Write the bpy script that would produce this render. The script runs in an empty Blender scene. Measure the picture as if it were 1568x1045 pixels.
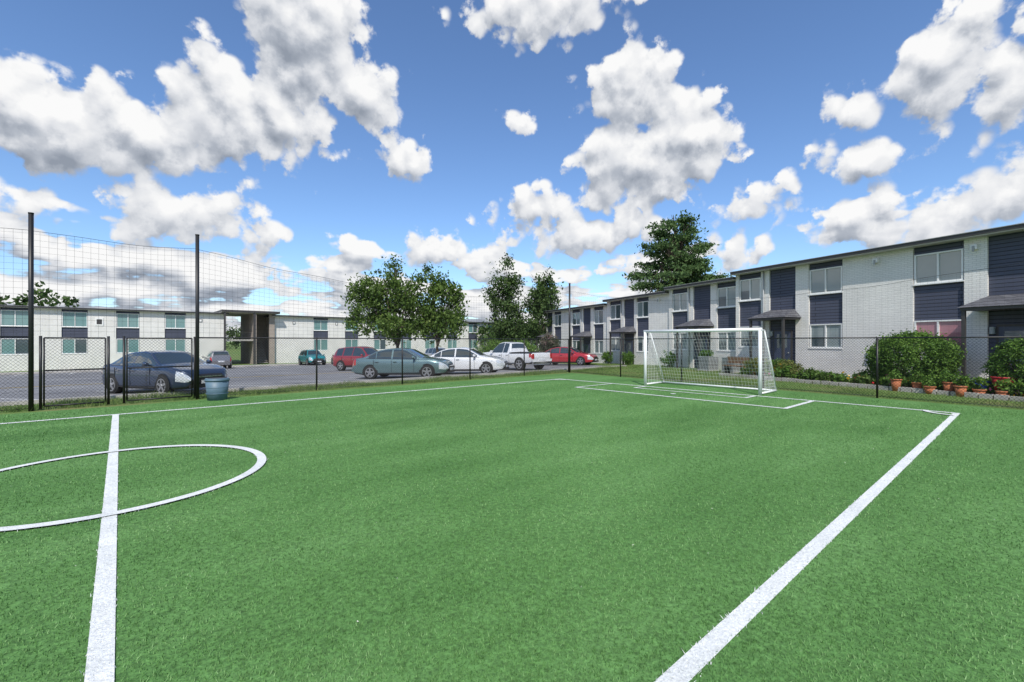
import bpy, math, random
import numpy as np
from mathutils import Vector
random.seed(7); rng=np.random.default_rng(7)
sc=bpy.context.scene
try:
    sc.view_settings.view_transform='Standard'; sc.view_settings.look='None'; sc.view_settings.exposure=0
except Exception as e: print(e)
R=math.radians
FW=(0.655,0.7555,0.0); RT=(0.7555,-0.655,0.0)

# ------------------------------------------------------------ materials
def nodes_of(name):
    m=bpy.data.materials.new(name); m.use_nodes=True
    nt=m.node_tree; b=nt.nodes['Principled BSDF']
    return m,nt,b
def N(nt,t,**k):
    n=nt.nodes.new(t)
    for a,v in k.items(): setattr(n,a,v)
    return n
def ramp(nt,stops):
    r=N(nt,'ShaderNodeValToRGB'); e=r.color_ramp.elements
    while len(e)<len(stops): e.new(0.5)
    for i,(p,c) in enumerate(stops):
        e[i].position=p; e[i].color=(*c,1)
    return r
def mat(name,col,rough=.6,metal=0,var=.15,scale=3.0,bump=0.0,bscale=40,spec=.5,coat=0,detail=5):
    m,nt,b=nodes_of(name)
    b.inputs['Roughness'].default_value=rough; b.inputs['Metallic'].default_value=metal
    b.inputs['Specular IOR Level'].default_value=spec
    if coat:
        b.inputs['Coat Weight'].default_value=coat; b.inputs['Coat Roughness'].default_value=.03
    tc=N(nt,'ShaderNodeTexCoord'); no=N(nt,'ShaderNodeTexNoise'); no.inputs['Scale'].default_value=scale; no.inputs['Detail'].default_value=detail
    nt.links.new(tc.outputs['Object'],no.inputs['Vector'])
    lo=tuple(max(0,c*(1-var)) for c in col); hi=tuple(min(1,c*(1+var)) for c in col)
    r=ramp(nt,[(.3,lo),(.7,hi)])
    nt.links.new(no.outputs['Fac'],r.inputs['Fac']); nt.links.new(r.outputs['Color'],b.inputs['Base Color'])
    if bump:
        n2=N(nt,'ShaderNodeTexNoise'); n2.inputs['Scale'].default_value=bscale; n2.inputs['Detail'].default_value=4
        bp=N(nt,'ShaderNodeBump'); bp.inputs['Strength'].default_value=bump; bp.inputs['Distance'].default_value=.02
        nt.links.new(tc.outputs['Object'],n2.inputs['Vector']); nt.links.new(n2.outputs['Fac'],bp.inputs['Height']); nt.links.new(bp.outputs['Normal'],b.inputs['Normal'])
    return m
def mixrgb(nt,fac,a,b,mode='MIX'):
    n=N(nt,'ShaderNodeMix',data_type='RGBA',blend_type=mode)
    for s,v in ((0,fac),(6,a),(7,b)):
        if hasattr(v,'is_linked') or hasattr(v,'links'): nt.links.new(v,n.inputs[s])
        elif isinstance(v,(int,float)): n.inputs[s].default_value=v
        else: n.inputs[s].default_value=(*v,1)
    return n.outputs[2]
def leafmat(name,stops,trans=.25,rough=.6,nscale=(.9,.9,.9)):
    m,nt,b=nodes_of(name)
    g=N(nt,'ShaderNodeNewGeometry'); r=ramp(nt,stops)
    tc=N(nt,'ShaderNodeTexCoord'); no=N(nt,'ShaderNodeTexNoise'); no.inputs['Scale'].default_value=1; no.inputs['Detail'].default_value=2
    sc_=N(nt,'ShaderNodeVectorMath',operation='MULTIPLY'); sc_.inputs[1].default_value=nscale
    nt.links.new(tc.outputs['Object'],sc_.inputs[0]); nt.links.new(sc_.outputs[0],no.inputs['Vector'])
    ma=N(nt,'ShaderNodeMath',operation='MULTIPLY_ADD'); nt.links.new(g.outputs['Random Per Island'],ma.inputs[0]); ma.inputs[1].default_value=.6
    mb_=N(nt,'ShaderNodeMath',operation='MULTIPLY_ADD'); nt.links.new(no.outputs['Fac'],mb_.inputs[0]); mb_.inputs[1].default_value=1.2; mb_.inputs[2].default_value=-.4
    nt.links.new(mb_.outputs[0],ma.inputs[2])
    nt.links.new(ma.outputs[0],r.inputs['Fac']); nt.links.new(r.outputs['Color'],b.inputs['Base Color'])
    b.inputs['Roughness'].default_value=rough; b.inputs['Specular IOR Level'].default_value=.25
    if trans:
        t=N(nt,'ShaderNodeBsdfTranslucent'); ms=N(nt,'ShaderNodeMixShader'); ms.inputs[0].default_value=trans
        nt.links.new(r.outputs['Color'],t.inputs['Color']); nt.links.new(b.outputs[0],ms.inputs[1]); nt.links.new(t.outputs[0],ms.inputs[2])
        nt.links.new(ms.outputs[0],nt.nodes['Material Output'].inputs['Surface'])
    return m
def wallmat(name,c1,c2,mortar,bw,bh,ms,bump,var=.1):
    m,nt,b=nodes_of(name)
    tc=N(nt,'ShaderNodeTexCoord'); sp=N(nt,'ShaderNodeSeparateXYZ'); cb=N(nt,'ShaderNodeCombineXYZ')
    ad=N(nt,'ShaderNodeMath',operation='ADD')
    nt.links.new(tc.outputs['Object'],sp.inputs[0]); nt.links.new(sp.outputs[0],ad.inputs[0]); nt.links.new(sp.outputs[1],ad.inputs[1])
    nt.links.new(ad.outputs[0],cb.inputs[0]); nt.links.new(sp.outputs[2],cb.inputs[1])
    br=N(nt,'ShaderNodeTexBrick'); br.inputs['Color1'].default_value=(*c1,1); br.inputs['Color2'].default_value=(*c2,1); br.inputs['Mortar'].default_value=(*mortar,1)
    br.inputs['Scale'].default_value=1; br.inputs['Brick Width'].default_value=bw; br.inputs['Row Height'].default_value=bh; br.inputs['Mortar Size'].default_value=ms; br.inputs['Mortar Smooth'].default_value=.2
    nt.links.new(cb.outputs[0],br.inputs['Vector'])
    no=N(nt,'ShaderNodeTexNoise'); no.inputs['Scale'].default_value=.8; no.inputs['Detail'].default_value=7; nt.links.new(tc.outputs['Object'],no.inputs['Vector'])
    r=ramp(nt,[(.3,(1-var*2,)*3),(.65,(1,1,1))]); nt.links.new(no.outputs['Fac'],r.inputs['Fac'])
    o=mixrgb(nt,1.0,br.outputs['Color'],r.outputs['Color'],'MULTIPLY')
    nt.links.new(o,b.inputs['Base Color']); b.inputs['Roughness'].default_value=.75
    bp=N(nt,'ShaderNodeBump',invert=True); bp.inputs['Strength'].default_value=bump; bp.inputs['Distance'].default_value=.01
    nt.links.new(br.outputs['Fac'],bp.inputs['Height']); nt.links.new(bp.outputs['Normal'],b.inputs['Normal'])
    return m

M={}
M['brick']=wallmat('painted_white_brick',(.79,.77,.73),(.85,.83,.79),(.62,.61,.58),.22,.075,.008,.5,.06)
M['siding']=wallmat('charcoal_lap_siding',(.07,.079,.12),(.078,.088,.132),(.02,.023,.035),3.6,.14,.013,.9,.08)
M['trimw']=mat('white_trim',(.8,.8,.78),.5,var=.04)
M['trimd']=mat('dark_fascia',(.05,.047,.047),.5,var=.1)
M['soffit']=mat('soffit',(.5,.48,.44),.7,var=.08)
M['door']=mat('door_paint',(.05,.065,.11),.4,var=.1)
M['shingle']=wallmat('shingles',(.10,.10,.115),(.15,.15,.165),(.04,.04,.045),.3,.12,.01,.6,.15)
M['taupe']=mat('taupe_wall',(.34,.29,.25),.8,var=.1)
M['dark']=mat('dark_interior',(.03,.03,.033),.8)
def glassmat(name,a,b_,lines=True):
    m,nt,b=nodes_of(name)
    tc=N(nt,'ShaderNodeTexCoord'); w=N(nt,'ShaderNodeTexWave',bands_direction='Z'); w.inputs['Scale'].default_value=9; w.inputs['Distortion'].default_value=.3
    no=N(nt,'ShaderNodeTexNoise'); no.inputs['Scale'].default_value=.9
    nt.links.new(tc.outputs['Object'],w.inputs['Vector']); nt.links.new(tc.outputs['Object'],no.inputs['Vector'])
    c=mixrgb(nt,no.outputs['Fac'],a,b_); c2=mixrgb(nt,w.outputs['Fac'],c,tuple(x*.75 for x in a))
    nt.links.new(c2,b.inputs['Base Color']); b.inputs['Roughness'].default_value=.06; b.inputs['Specular IOR Level'].default_value=.9
    b.inputs['Coat Weight'].default_value=.5
    return m
M['glassA']=glassmat('window_blinds',(.20,.26,.27),(.46,.50,.50))
M['glassB']=glassmat('window_teal',(.13,.28,.28),(.30,.44,.42))
M['glassC']=glassmat('window_pink_curtain',(.45,.18,.22),(.55,.3,.32))
M['glassD']=glassmat('window_dark',(.05,.075,.09),(.15,.20,.22))
M['black']=mat('black_vinyl',(.012,.012,.013),.45,var=.2)
M['net']=mat('black_netting',(.02,.02,.022),.8)
M['whitepaint']=mat('white_steel',(.8,.81,.82),.35,var=.04)
M['whitenet']=mat('white_netting',(.78,.79,.79),.8,var=.05)
M['concrete']=mat('concrete',(.40,.38,.35),.85,var=.2,scale=1.5,bump=.3)
M['terracotta']=mat('terracotta',(.42,.14,.06),.8)
M['grey']=mat('grey_metal',(.33,.34,.34),.5,var=.1)
M['bin']=mat('blue_plastic',(.10,.165,.22),.5,var=.12,bump=.1)
M['bark']=mat('bark',(.085,.065,.05),.9,var=.35,scale=6,bump=.6,bscale=20)
M['red']=mat('red_plastic',(.5,.02,.03),.4); M['bluep']=mat('blue_plastic_toy',(.02,.06,.4),.4)
M['wood']=mat('weathered_wood',(.2,.12,.07),.8,var=.3,scale=8)

def asphalt():
    m,nt,b=nodes_of('asphalt')
    tc=N(nt,'ShaderNodeTexCoord'); n1=N(nt,'ShaderNodeTexNoise'); n1.inputs['Scale'].default_value=.25; n1.inputs['Detail'].default_value=8; n1.inputs['Roughness'].default_value=.65
    n2=N(nt,'ShaderNodeTexNoise'); n2.inputs['Scale'].default_value=60; n2.inputs['Detail'].default_value=2
    for n in (n1,n2): nt.links.new(tc.outputs['Object'],n.inputs['Vector'])
    r=ramp(nt,[(.3,(.14,.14,.148)),(.5,(.20,.20,.205)),(.7,(.27,.27,.27))]); nt.links.new(n1.outputs['Fac'],r.inputs['Fac'])
    r2=ramp(nt,[(.3,(.75,.75,.75)),(.7,(1.15,1.15,1.15))]); nt.links.new(n2.outputs['Fac'],r2.inputs['Fac'])
    o=mixrgb(nt,1.0,r.outputs['Color'],r2.outputs['Color'],'MULTIPLY')
    vo=N(nt,'ShaderNodeTexVoronoi',feature='DISTANCE_TO_EDGE'); vo.inputs['Scale'].default_value=.16; 
    wv=N(nt,'ShaderNodeVectorMath',operation='MULTIPLY_ADD'); nt.links.new(n1.outputs['Color'],wv.inputs[0]); wv.inputs[1].default_value=(3,3,0); nt.links.new(tc.outputs['Object'],wv.inputs[2]); nt.links.new(wv.outputs[0],vo.inputs['Vector'])
    r3=ramp(nt,[(0,(.45,.45,.45)),(.012,(1,1,1))]); nt.links.new(vo.outputs['Distance'],r3.inputs['Fac'])
    o=mixrgb(nt,1.0,o,r3.outputs['Color'],'MULTIPLY')
    nt.links.new(o,b.inputs['Base Color']); b.inputs['Roughness'].default_value=.85
    bp=N(nt,'ShaderNodeBump'); bp.inputs['Strength'].default_value=.3; bp.inputs['Distance'].default_value=.01
    nt.links.new(n2.outputs['Fac'],bp.inputs['Height']); nt.links.new(bp.outputs['Normal'],b.inputs['Normal'])
    return m
M['asphalt']=asphalt()
def groundmat(name,stops,fine,s1=.35,s2=18,bump=.5,stretch=(1,1,1)):
    m,nt,b=nodes_of(name)
    tc=N(nt,'ShaderNodeTexCoord'); n1=N(nt,'ShaderNodeTexNoise'); n1.inputs['Scale'].default_value=s1; n1.inputs['Detail'].default_value=6; n1.inputs['Roughness'].default_value=.6
    n2=N(nt,'ShaderNodeTexNoise'); n2.inputs['Scale'].default_value=s2; n2.inputs['Detail'].default_value=4; n2.inputs['Roughness'].default_value=.7
    sv=N(nt,'ShaderNodeVectorMath',operation='MULTIPLY'); sv.inputs[1].default_value=stretch; nt.links.new(tc.outputs['Object'],sv.inputs[0])
    nt.links.new(sv.outputs[0],n1.inputs['Vector']); nt.links.new(tc.outputs['Object'],n2.inputs['Vector'])
    r=ramp(nt,stops); nt.links.new(n1.outputs['Fac'],r.inputs['Fac'])
    r2=ramp(nt,[(.3,(1-fine,)*3),(.7,(1+fine,)*3)]); nt.links.new(n2.outputs['Fac'],r2.inputs['Fac'])
    o=mixrgb(nt,1.0,r.outputs['Color'],r2.outputs['Color'],'MULTIPLY'); nt.links.new(o,b.inputs['Base Color'])
    b.inputs['Roughness'].default_value=.9; b.inputs['Specular IOR Level'].default_value=.15
    bp=N(nt,'ShaderNodeBump'); bp.inputs['Strength'].default_value=bump; bp.inputs['Distance'].default_value=.03
    nt.links.new(n2.outputs['Fac'],bp.inputs['Height']); nt.links.new(bp.outputs['Normal'],b.inputs['Normal'])
    return m
M['grassground']=groundmat('grass_ground',[(.3,(.20,.18,.08)),(.48,(.13,.20,.055)),(.7,(.10,.18,.045))],.35)
M['turf']=groundmat('artificial_turf',[(.3,(.075,.175,.047)),(.5,(.102,.222,.064)),(.7,(.135,.27,.088))],.45,s1=.55,s2=30,bump=.6,stretch=(.45,1.3,1))
M['linepaint']=groundmat('white_line_turf',[(.3,(.62,.64,.62)),(.7,(.78,.79,.77))],.22,s1=3,s2=45)
M['soil']=groundmat('garden_soil',[(.3,(.10,.06,.04)),(.7,(.19,.12,.08))],.35)
M['yellow']=mat('yellow_road_paint',(.5,.35,.05),.7,var=.2)
M['whiteroad']=mat('white_road_paint',(.6,.6,.58),.7,var=.2)

# ------------------------------------------------------------ mesh builder
class MB:
    def __init__(s): s.v=[];s.f=[];s.m=[];s.sm=[];s.mats=[]
    def mi(s,k):
        if k not in s.mats: s.mats.append(k)
        return s.mats.index(k)
    def poly(s,pts,k,sm=False):
        i=len(s.v); s.v+= [tuple(p) for p in pts]; s.f.append(tuple(range(i,i+len(pts)))); s.m.append(s.mi(k)); s.sm.append(sm)
    def box(s,x0,x1,y0,y1,z0,z1,k):
        if x0>x1:x0,x1=x1,x0
        i=len(s.v); s.v+=[(x0,y0,z0),(x1,y0,z0),(x1,y1,z0),(x0,y1,z0),(x0,y0,z1),(x1,y0,z1),(x1,y1,z1),(x0,y1,z1)]
        for q in ((3,2,1,0),(4,5,6,7),(0,1,5,4),(1,2,6,5),(2,3,7,6),(3,0,4,7)):
            s.f.append(tuple(i+a for a in q)); s.m.append(s.mi(k)); s.sm.append(False)
    def obox(s,c,size,ang,k):
        a,b,h=size; ca,sa=math.cos(ang),math.sin(ang); i=len(s.v)
        for z in (-h/2,h/2):
            for x,y in ((-a/2,-b/2),(a/2,-b/2),(a/2,b/2),(-a/2,b/2)):
                s.v.append((c[0]+x*ca-y*sa,c[1]+x*sa+y*ca,c[2]+z))
        for q in ((3,2,1,0),(4,5,6,7),(0,1,5,4),(1,2,6,5),(2,3,7,6),(3,0,4,7)):
            s.f.append(tuple(i+a_ for a_ in q)); s.m.append(s.mi(k)); s.sm.append(False)
    def cyl(s,p0,p1,r0,r1=None,n=10,k='black',caps=True,sm=True):
        if r1 is None:r1=r0
        p0=Vector(p0);p1=Vector(p1);d=(p1-p0)
        if d.length<1e-6:return
        d.normalize(); a=d.orthogonal().normalized(); b=d.cross(a); i=len(s.v)
        for p,r in ((p0,r0),(p1,r1)):
            for t in range(n):
                an=2*math.pi*t/n; s.v.append(tuple(p+a*(math.cos(an)*r)+b*(math.sin(an)*r)))
        km=s.mi(k)
        for t in range(n):
            u=(t+1)%n; s.f.append((i+t,i+u,i+n+u,i+n+t)); s.m.append(km); s.sm.append(sm and n>4)
        if caps:
            s.f.append(tuple(i+t for t in reversed(range(n)))); s.f.append(tuple(i+n+t for t in range(n))); s.m+=[km,km]; s.sm+=[False,False]
    def pathcyl(s,pts,r,n=6,k='black'):
        for a,b in zip(pts[:-1],pts[1:]): s.cyl(a,b,r,r,n,k,caps=False)
    def build(s,name,parent=None,loc=(0,0,0),rz=0,mats=None):
        me=bpy.data.meshes.new(name); me.from_pydata(s.v,[],s.f)
        for k in s.mats: me.materials.append((mats or {}).get(k) or M[k])
        me.polygons.foreach_set('material_index',s.m); me.polygons.foreach_set('use_smooth',s.sm); me.update()
        o=bpy.data.objects.new(name,me); sc.collection.objects.link(o); o.location=loc; o.rotation_euler=(0,0,rz)
        if parent: o.parent=parent
        return o
def npmesh(name,verts,n,mats,midx=None,parent=None,loc=(0,0,0)):
    verts=np.asarray(verts,dtype=np.float32).reshape(-1,3); nf=len(verts)//n
    me=bpy.data.meshes.new(name); me.vertices.add(len(verts)); me.vertices.foreach_set('co',verts.ravel())
    me.loops.add(nf*n); me.loops.foreach_set('vertex_index',np.arange(nf*n,dtype=np.int32))
    me.polygons.add(nf); me.polygons.foreach_set('loop_start',np.arange(0,nf*n,n,dtype=np.int32))
    try: me.polygons.foreach_set('loop_total',np.full(nf,n,dtype=np.int32))
    except Exception: pass
    for m in mats: me.materials.append(m)
    if midx is not None: me.polygons.foreach_set('material_index',np.asarray(midx,dtype=np.int32))
    me.update(calc_edges=True); me.validate()
    o=bpy.data.objects.new(name,me); sc.collection.objects.link(o); o.location=loc
    if parent: o.parent=parent
    return o
def empty(name,loc=(0,0,0),rz=0):
    e=bpy.data.objects.new(name,None); sc.collection.objects.link(e); e.location=loc; e.rotation_euler=(0,0,rz); e.empty_display_size=.5; return e
def gz(v):
    return 0.0 if v<=18 else (-1.06*(v-18)/40 if v<58 else -1.06)

# ------------------------------------------------------------ ground
g=MB()
rows=[-400,-60,0,18,58,120,400,3000]
for a,b in zip(rows[:-1],rows[1:]):
    g.poly([(-2500,a,gz(a)),(2500,a,gz(a)),(2500,b,gz(b)),(-2500,b,gz(b))],'grassground')
g.build('ground')
a=MB(); z=.004
def lim(v): return 19.5+.36*v
a.poly([(-80,18.3,gz(18.3)+z),(lim(18.3),18.3,gz(18.3)+z),(lim(54),54,gz(54)+z),(-80,54,gz(54)+z)],'asphalt')
a.build('parking_lot')
a=MB()
for dv in (0,.22): a.poly([(-80,29+dv,gz(29+dv)+.009),(30,29+dv,gz(29+dv)+.009),(30,29.1+dv,gz(29.1+dv)+.009),(-80,29.1+dv,gz(29.1+dv)+.009)],'yellow')
for i in range(-8,6):
    u=3.2*i+2.2; d=Vector((.55,-.83)); p=Vector((u,18.6)); q=p-d*5.3; n=Vector((.83,.55))*.05
    if q.x>24: continue
    a.poly([(p.x+n.x,p.y+n.y,gz(p.y)+.010),(q.x+n.x,q.y+n.y,gz(q.y)+.010),(q.x-n.x,q.y-n.y,gz(q.y)+.010),(p.x-n.x,p.y-n.y,gz(p.y)+.010)],'whiteroad')
for i in range(-3,14):
    u=3*i; a.poly([(u,48.6,gz(48.6)+.01),(u+.1,48.6,gz(48.6)+.01),(u+.1,53.6,gz(53.6)+.01),(u,53.6,gz(53.6)+.01)],'whiteroad')
a.build('road_markings')
c=MB(); c.box(-80,lim(18.1),18.12,18.3,-.2,.11,'concrete')
c.build('kerb')
c=MB()
c.box(-80,40,54,55.4,gz(54)-.3,gz(54)+.12,'concrete'); c.build('pavement')
t=MB(); t.poly([(-30,-25,.02),(16.95,-25,.02),(17.05,0,.02),(17.3,3.1,.02),(18.45,16.2,.02),(18.4,16.35,.02),(-1.7,15.9,.02),(-30,15.2,.02)],'turf')
field=t.build('football_field')
TZ=.026
GL=15.1; NT=1.2; FT=14.1; CV=7.68; CR=1.69; LW=.115
strips=[((-30,NT),(GL,NT)),((-30,FT),(GL,FT)),((GL,NT-LW/2),(GL,FT+LW/2)),((-.08,NT),(-.08,FT)),
        ((12.83,4.15),(12.83,11.15)),((12.83-LW/2,4.15),(GL,4.15)),((12.83-LW/2,11.15),(GL,11.15)),
        ((14.3,5.7),(14.3,9.6)),((14.3-LW/2,5.7),(GL,5.7)),((14.3-LW/2,9.6),(GL,9.6))]
lm=MB()
for i,(p,q) in enumerate(strips):
    p=Vector(p);q=Vector(q);d=(q-p).normalized();n=Vector((-d.y,d.x))*(LW/2 if i<6 else LW*.4); z_=TZ+.0012*i
    lm.poly([(p.x+n.x,p.y+n.y,z_),(q.x+n.x,q.y+n.y,z_),(q.x-n.x,q.y-n.y,z_),(p.x-n.x,p.y-n.y,z_)][::-1],'linepaint')
def arc(c,r,a0,a1,n,z_):
    for i in range(n):
        t0=a0+(a1-a0)*i/n;t1=a0+(a1-a0)*(i+1)/n
        P=lambda rr,t:(c[0]+rr*math.cos(t),c[1]+rr*math.sin(t),z_)
        lm.poly([P(r-LW/2,t0),P(r+LW/2,t0),P(r+LW/2,t1),P(r-LW/2,t1)],'linepaint')
arc((-.10,CV),CR,0,2*math.pi,96,TZ+.014)
arc((GL,NT),.55,math.pi/2,math.pi,12,TZ+.016); arc((GL,FT),.55,math.pi,1.5*math.pi,12,TZ+.016)
lm.poly([(13.6+.09*math.cos(i*.5236),CV+.09*math.sin(i*.5236),TZ+.01) for i in range(12)],'linepaint')
lm.build('field_markings',parent=field)
def onlines(x,y,pad=0.0):
    m=np.zeros(len(x),bool); h=LW/2+pad
    m|=np.abs(y-NT)<h; m|=(np.abs(x+.08)<h)&(y>NT-h)&(y<FT)
    m|=np.abs(np.hypot(x+.10,y-CV)-CR)<h
    m|=(np.abs(y-FT)<h)&(x<GL)
    m|=(np.abs(x-GL)<h)&(y<FT)&(y>NT)
    m|=(np.abs(x-12.83)<h)&(y<11.15)&(y>4.15)
    m&=(x<GL+h)
    return m
def blades(n,x,y,z,h,w,rr):
    an=rr.random(n)*2*np.pi; le=rr.normal(0,.55,n); la=rr.random(n)*2*np.pi
    hh=h*(.6+.6*rr.random(n)); V=np.zeros((n,3,3))
    dx=np.cos(an)*w/2; dy=np.sin(an)*w/2
    V[:,0]=np.stack([x-dx,y-dy,z],1); V[:,1]=np.stack([x+dx,y+dy,z],1)
    V[:,2]=np.stack([x+np.cos(la)*hh*le,y+np.sin(la)*hh*le,z+hh],1)
    return V
n=250000; rr_=1.6+rng.random(n)**1.45*17; th=(rng.random(n)-.5)*R(112); fa=math.atan2(FW[1],FW[0])
bx=rr_*np.cos(fa-th); by=rr_*np.sin(fa-th)
k=(bx<16.6)&(by<15.7); bx=bx[k];by=by[k];rr_=rr_[k]; n=len(bx)
V=blades(n,bx,by,np.full(n,.018),.02+.0004*rr_,.0045+.0007*rr_,rng)
white=onlines(bx,by,rng.normal(0,.008,n))
fm=leafmat('turf_fibres',[(.1,(.055,.145,.032)),(.5,(.13,.28,.08)),(.9,(.27,.44,.18))],.15,.65,(.4,1.2,1))
wm=leafmat('white_turf_fibres',[(.1,(.55,.57,.55)),(.6,(.8,.81,.79)),(.95,(.88,.89,.87))],.1,.6)
npmesh('turf_fibres',V,3,[fm,wm],white.astype(int),parent=field)
n=420; x=-6+rng.random(n)*20; y=-4+rng.random(n)*18
V=blades(n,x,y,np.full(n,.035),.009,.013,rng); npmesh('turf_specks',V,3,[mat('pale_specks',(.5,.53,.42),.8)],parent=field)

gm=leafmat('lawn_blades',[(.1,(.08,.14,.035)),(.5,(.15,.24,.065)),(.9,(.29,.33,.13))],.25,.7)
def scatter(nm,n,x0,x1,y0,y1,h,w,cond=None,mm=None,parent=None):
    x=x0+rng.random(n)*(x1-x0); y=y0+rng.random(n)*(y1-y0)
    if cond is not None: q=cond(x,y); x=x[q];y=y[q]
    z=np.array([gz(b) for b in y]); hh=h*(.5+np.clip(np.sin(x*2.1)*np.cos(y*1.7+x)+.6,0,1.5))
    return npmesh(nm,blades(len(x),x,y,z,hh,w,rng),3,[mm or gm],parent=parent)
scatter('grass_verge',34000,-16,27,16.2,18.1,.10,.015,lambda x,y: y>16.35+.02*x)
scatter('lawn_grass',80000,17.2,30,-4,30,.07,.014,lambda x,y:(x>17.35+.09*y)&(x<22.8+.32*y)&((y<18)|(x>lim(y))))
# ------------------------------------------------------------ chain link fence
def chain(mb,P,Q,z0,H,sp=.085,r=.0029,k='black'):
    P=Vector(P);Q=Vector(Q);L=(Q-P).length;d=(Q-P)/L; h=H-z0
    s=-h
    while s<L:
        for sg in (0,1):
            a0=s
            lo=max(a0,0); hi=min(a0+h,L)
            if hi-lo>.02:
                nseg=max(1,int(round((hi-lo)/.23)))
                za=lo-a0; zb=hi-a0
                if sg: za,zb=h-za,h-zb
                for q_ in range(nseg):
                    f0=q_/nseg;f1=(q_+1)/nseg
                    p=P+d*(lo+(hi-lo)*f0);q=P+d*(lo+(hi-lo)*f1)
                    mb.cyl((p.x,p.y,z0+za+(zb-za)*f0),(q.x,q.y,z0+za+(zb-za)*f1),r,r,3,k,caps=False)
        s+=sp
def Lf(u): return 16.45+.022*(u+1.74)
fe=MB(); FH=1.85
lp=[-15.4,-12,-8.6,-5.2,-1.70,1.75,5.25,8.6,12,15.4,18.8]
for u in lp: fe.cyl((u,Lf(u),0),(u,Lf(u),FH+.02),.03,.03,10)
for u in (-1.52,-.24,.08,1.69): fe.cyl((u,Lf(u)-.03,0.03),(u,Lf(u)-.03,FH+.03),.03,.03,10)
chain(fe,(-15.4,Lf(-15.4)),(-1.74,Lf(-1.74)),.03,FH); chain(fe,(1.75,Lf(1.75)),(18.8,Lf(18.8)),.03,FH)
for zz in (FH,.06):
    fe.cyl((-15.4,Lf(-15.4),zz),(-1.74,Lf(-1.74),zz),.02 if zz>1 else .006,n=8); fe.cyl((1.75,Lf(1.75),zz),(18.8,Lf(18.8),zz),.02 if zz>1 else .006,n=8)
rf=[(18.8,16.9),(18.45,13.2),(18.13,9.85),(17.85,6.5),(17.55,3.14),(17.25,-.2),(17.0,-3.5),(16.8,-7),(16.6,-10.5)]
for p in rf: fe.cyl((*p,0),(*p,FH+.02),.03,.03,10)
for p,q in zip(rf[:-1],rf[1:]):
    chain(fe,p,q,.03,FH)
    for zz,r_ in ((FH,.02),(.06,.006)): fe.cyl((*p,zz),(*q,zz),r_,n=8)
fe.build('chain_link_fence')
gt=MB()
for a_,b_ in ((-1.46,-.30),(.14,1.62)):
    for zz in (.10,1.0,FH-.02): gt.cyl((a_,Lf(a_)-.03,zz),(b_,Lf(b_)-.03,zz),.02,n=8)
    for u in (a_,b_): gt.cyl((u,Lf(u)-.03,.1),(u,Lf(u)-.03,FH-.02),.02,n=8)
    chain(gt,(a_,Lf(a_)-.03),(b_,Lf(b_)-.03),.1,FH-.02)
gt.build('fence_gate')
ne=MB(); NH=4.5
poles=[(-15.4,Lf(-15.4)),(-8.6,Lf(-8.6)),(-1.68,Lf(-1.8)-.08),(1.75,Lf(1.75)-.08),(18.8,16.82)]
poles2=[(18.8,16.82),(16.95,-4.0)]
for p in poles+poles2[1:]:
    ne.cyl((*p,0),(*p,4.92),.05,.05,12); ne.cyl((*p,4.92),(*p,4.95),.055,.055,12)
def netspan(P,Q,sag,sp=.15,r=.0022,zb=1.85):
    P=Vector(P);Q=Vector(Q);L=(Q-P).length;n=int(L/sp)
    top=lambda f: NH-4*sag*f*(1-f)+.02*math.sin(f*L*2.2)
    pts=[((P+(Q-P)*(i/n)).x,(P+(Q-P)*(i/n)).y,top(i/n)) for i in range(n+1)]
    ne.pathcyl(pts,.006,4,'black')
    for i in range(n+1):
        p=pts[i]; j=.02*math.sin(i*1.3); ne.cyl((p[0]+j*.3,p[1],zb),p,r,r,3,'net',caps=False)
    rows=int((NH-zb)/sp)
    st=max(1,int(.6/sp))
    idx=list(range(0,n+1,st)); idx=idx if idx[-1]==n else idx+[n]
    for k_ in range(1,rows+1):
        f=k_/(rows+.5)
        q=[(pts[i][0],pts[i][1],zb+(pts[i][2]-zb)*f) for i in idx]
        for a_,b_ in zip(q[:-1],q[1:]): ne.cyl(a_,b_,r,r,3,'net',caps=False)
netspan(poles[0],poles[1],.15);netspan(poles[1],poles[2],.12);netspan(poles[2],poles[3],.06);netspan(poles[3],poles[4],.75)
netspan(poles2[0],poles2[1],1.15,.15,.0011)
ne.build('ball_stop_net')
# ------------------------------------------------------------ goal
go=MB(); gu=15.45; v0,v1=5.72,9.9; H=2.12; ub=16.85
for v in (v0,v1):
    go.cyl((gu,v,.02),(gu,v,H),.055,n=14,k='whitepaint')
    go.cyl((gu,v,.07),(ub,v,.07),.03,n=8,k='whitepaint')
    go.cyl((gu,v,H-.02),(gu+.35,v,H-.02),.02,n=8,k='whitepaint'); go.cyl((gu+.35,v,H-.02),(ub,v,.07),.022,n=8,k='whitepaint')
go.cyl((gu,v0-.055,H),(gu,v1+.055,H),.055,n=14,k='whitepaint'); go.cyl((ub,v0,.07),(ub,v1,.07),.03,n=8,k='whitepaint')
prof=[(gu+.03,H-.02),(gu+.35,H-.04)]+[(gu+.35+(ub-gu-.35)*f+.10*math.sin(f*math.pi),(H-.04)*(1-f)+.05*f) for f in np.linspace(.07,1,16)]
nv=int((v1-v0)/.11)
for i in range(nv+1):
    v=v0+(v1-v0)*i/nv; bow=.06*math.sin(i*.9)
    go.pathcyl([(p[0]+bow*.3,v,p[1]) for p in prof],.0036,3,'whitenet')
for p in prof:
    for q_ in range(8): go.cyl((p[0],v0+(v1-v0)*q_/8,p[1]),(p[0],v0+(v1-v0)*(q_+1)/8,p[1]),.0036,n=3,k='whitenet',caps=False)
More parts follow.
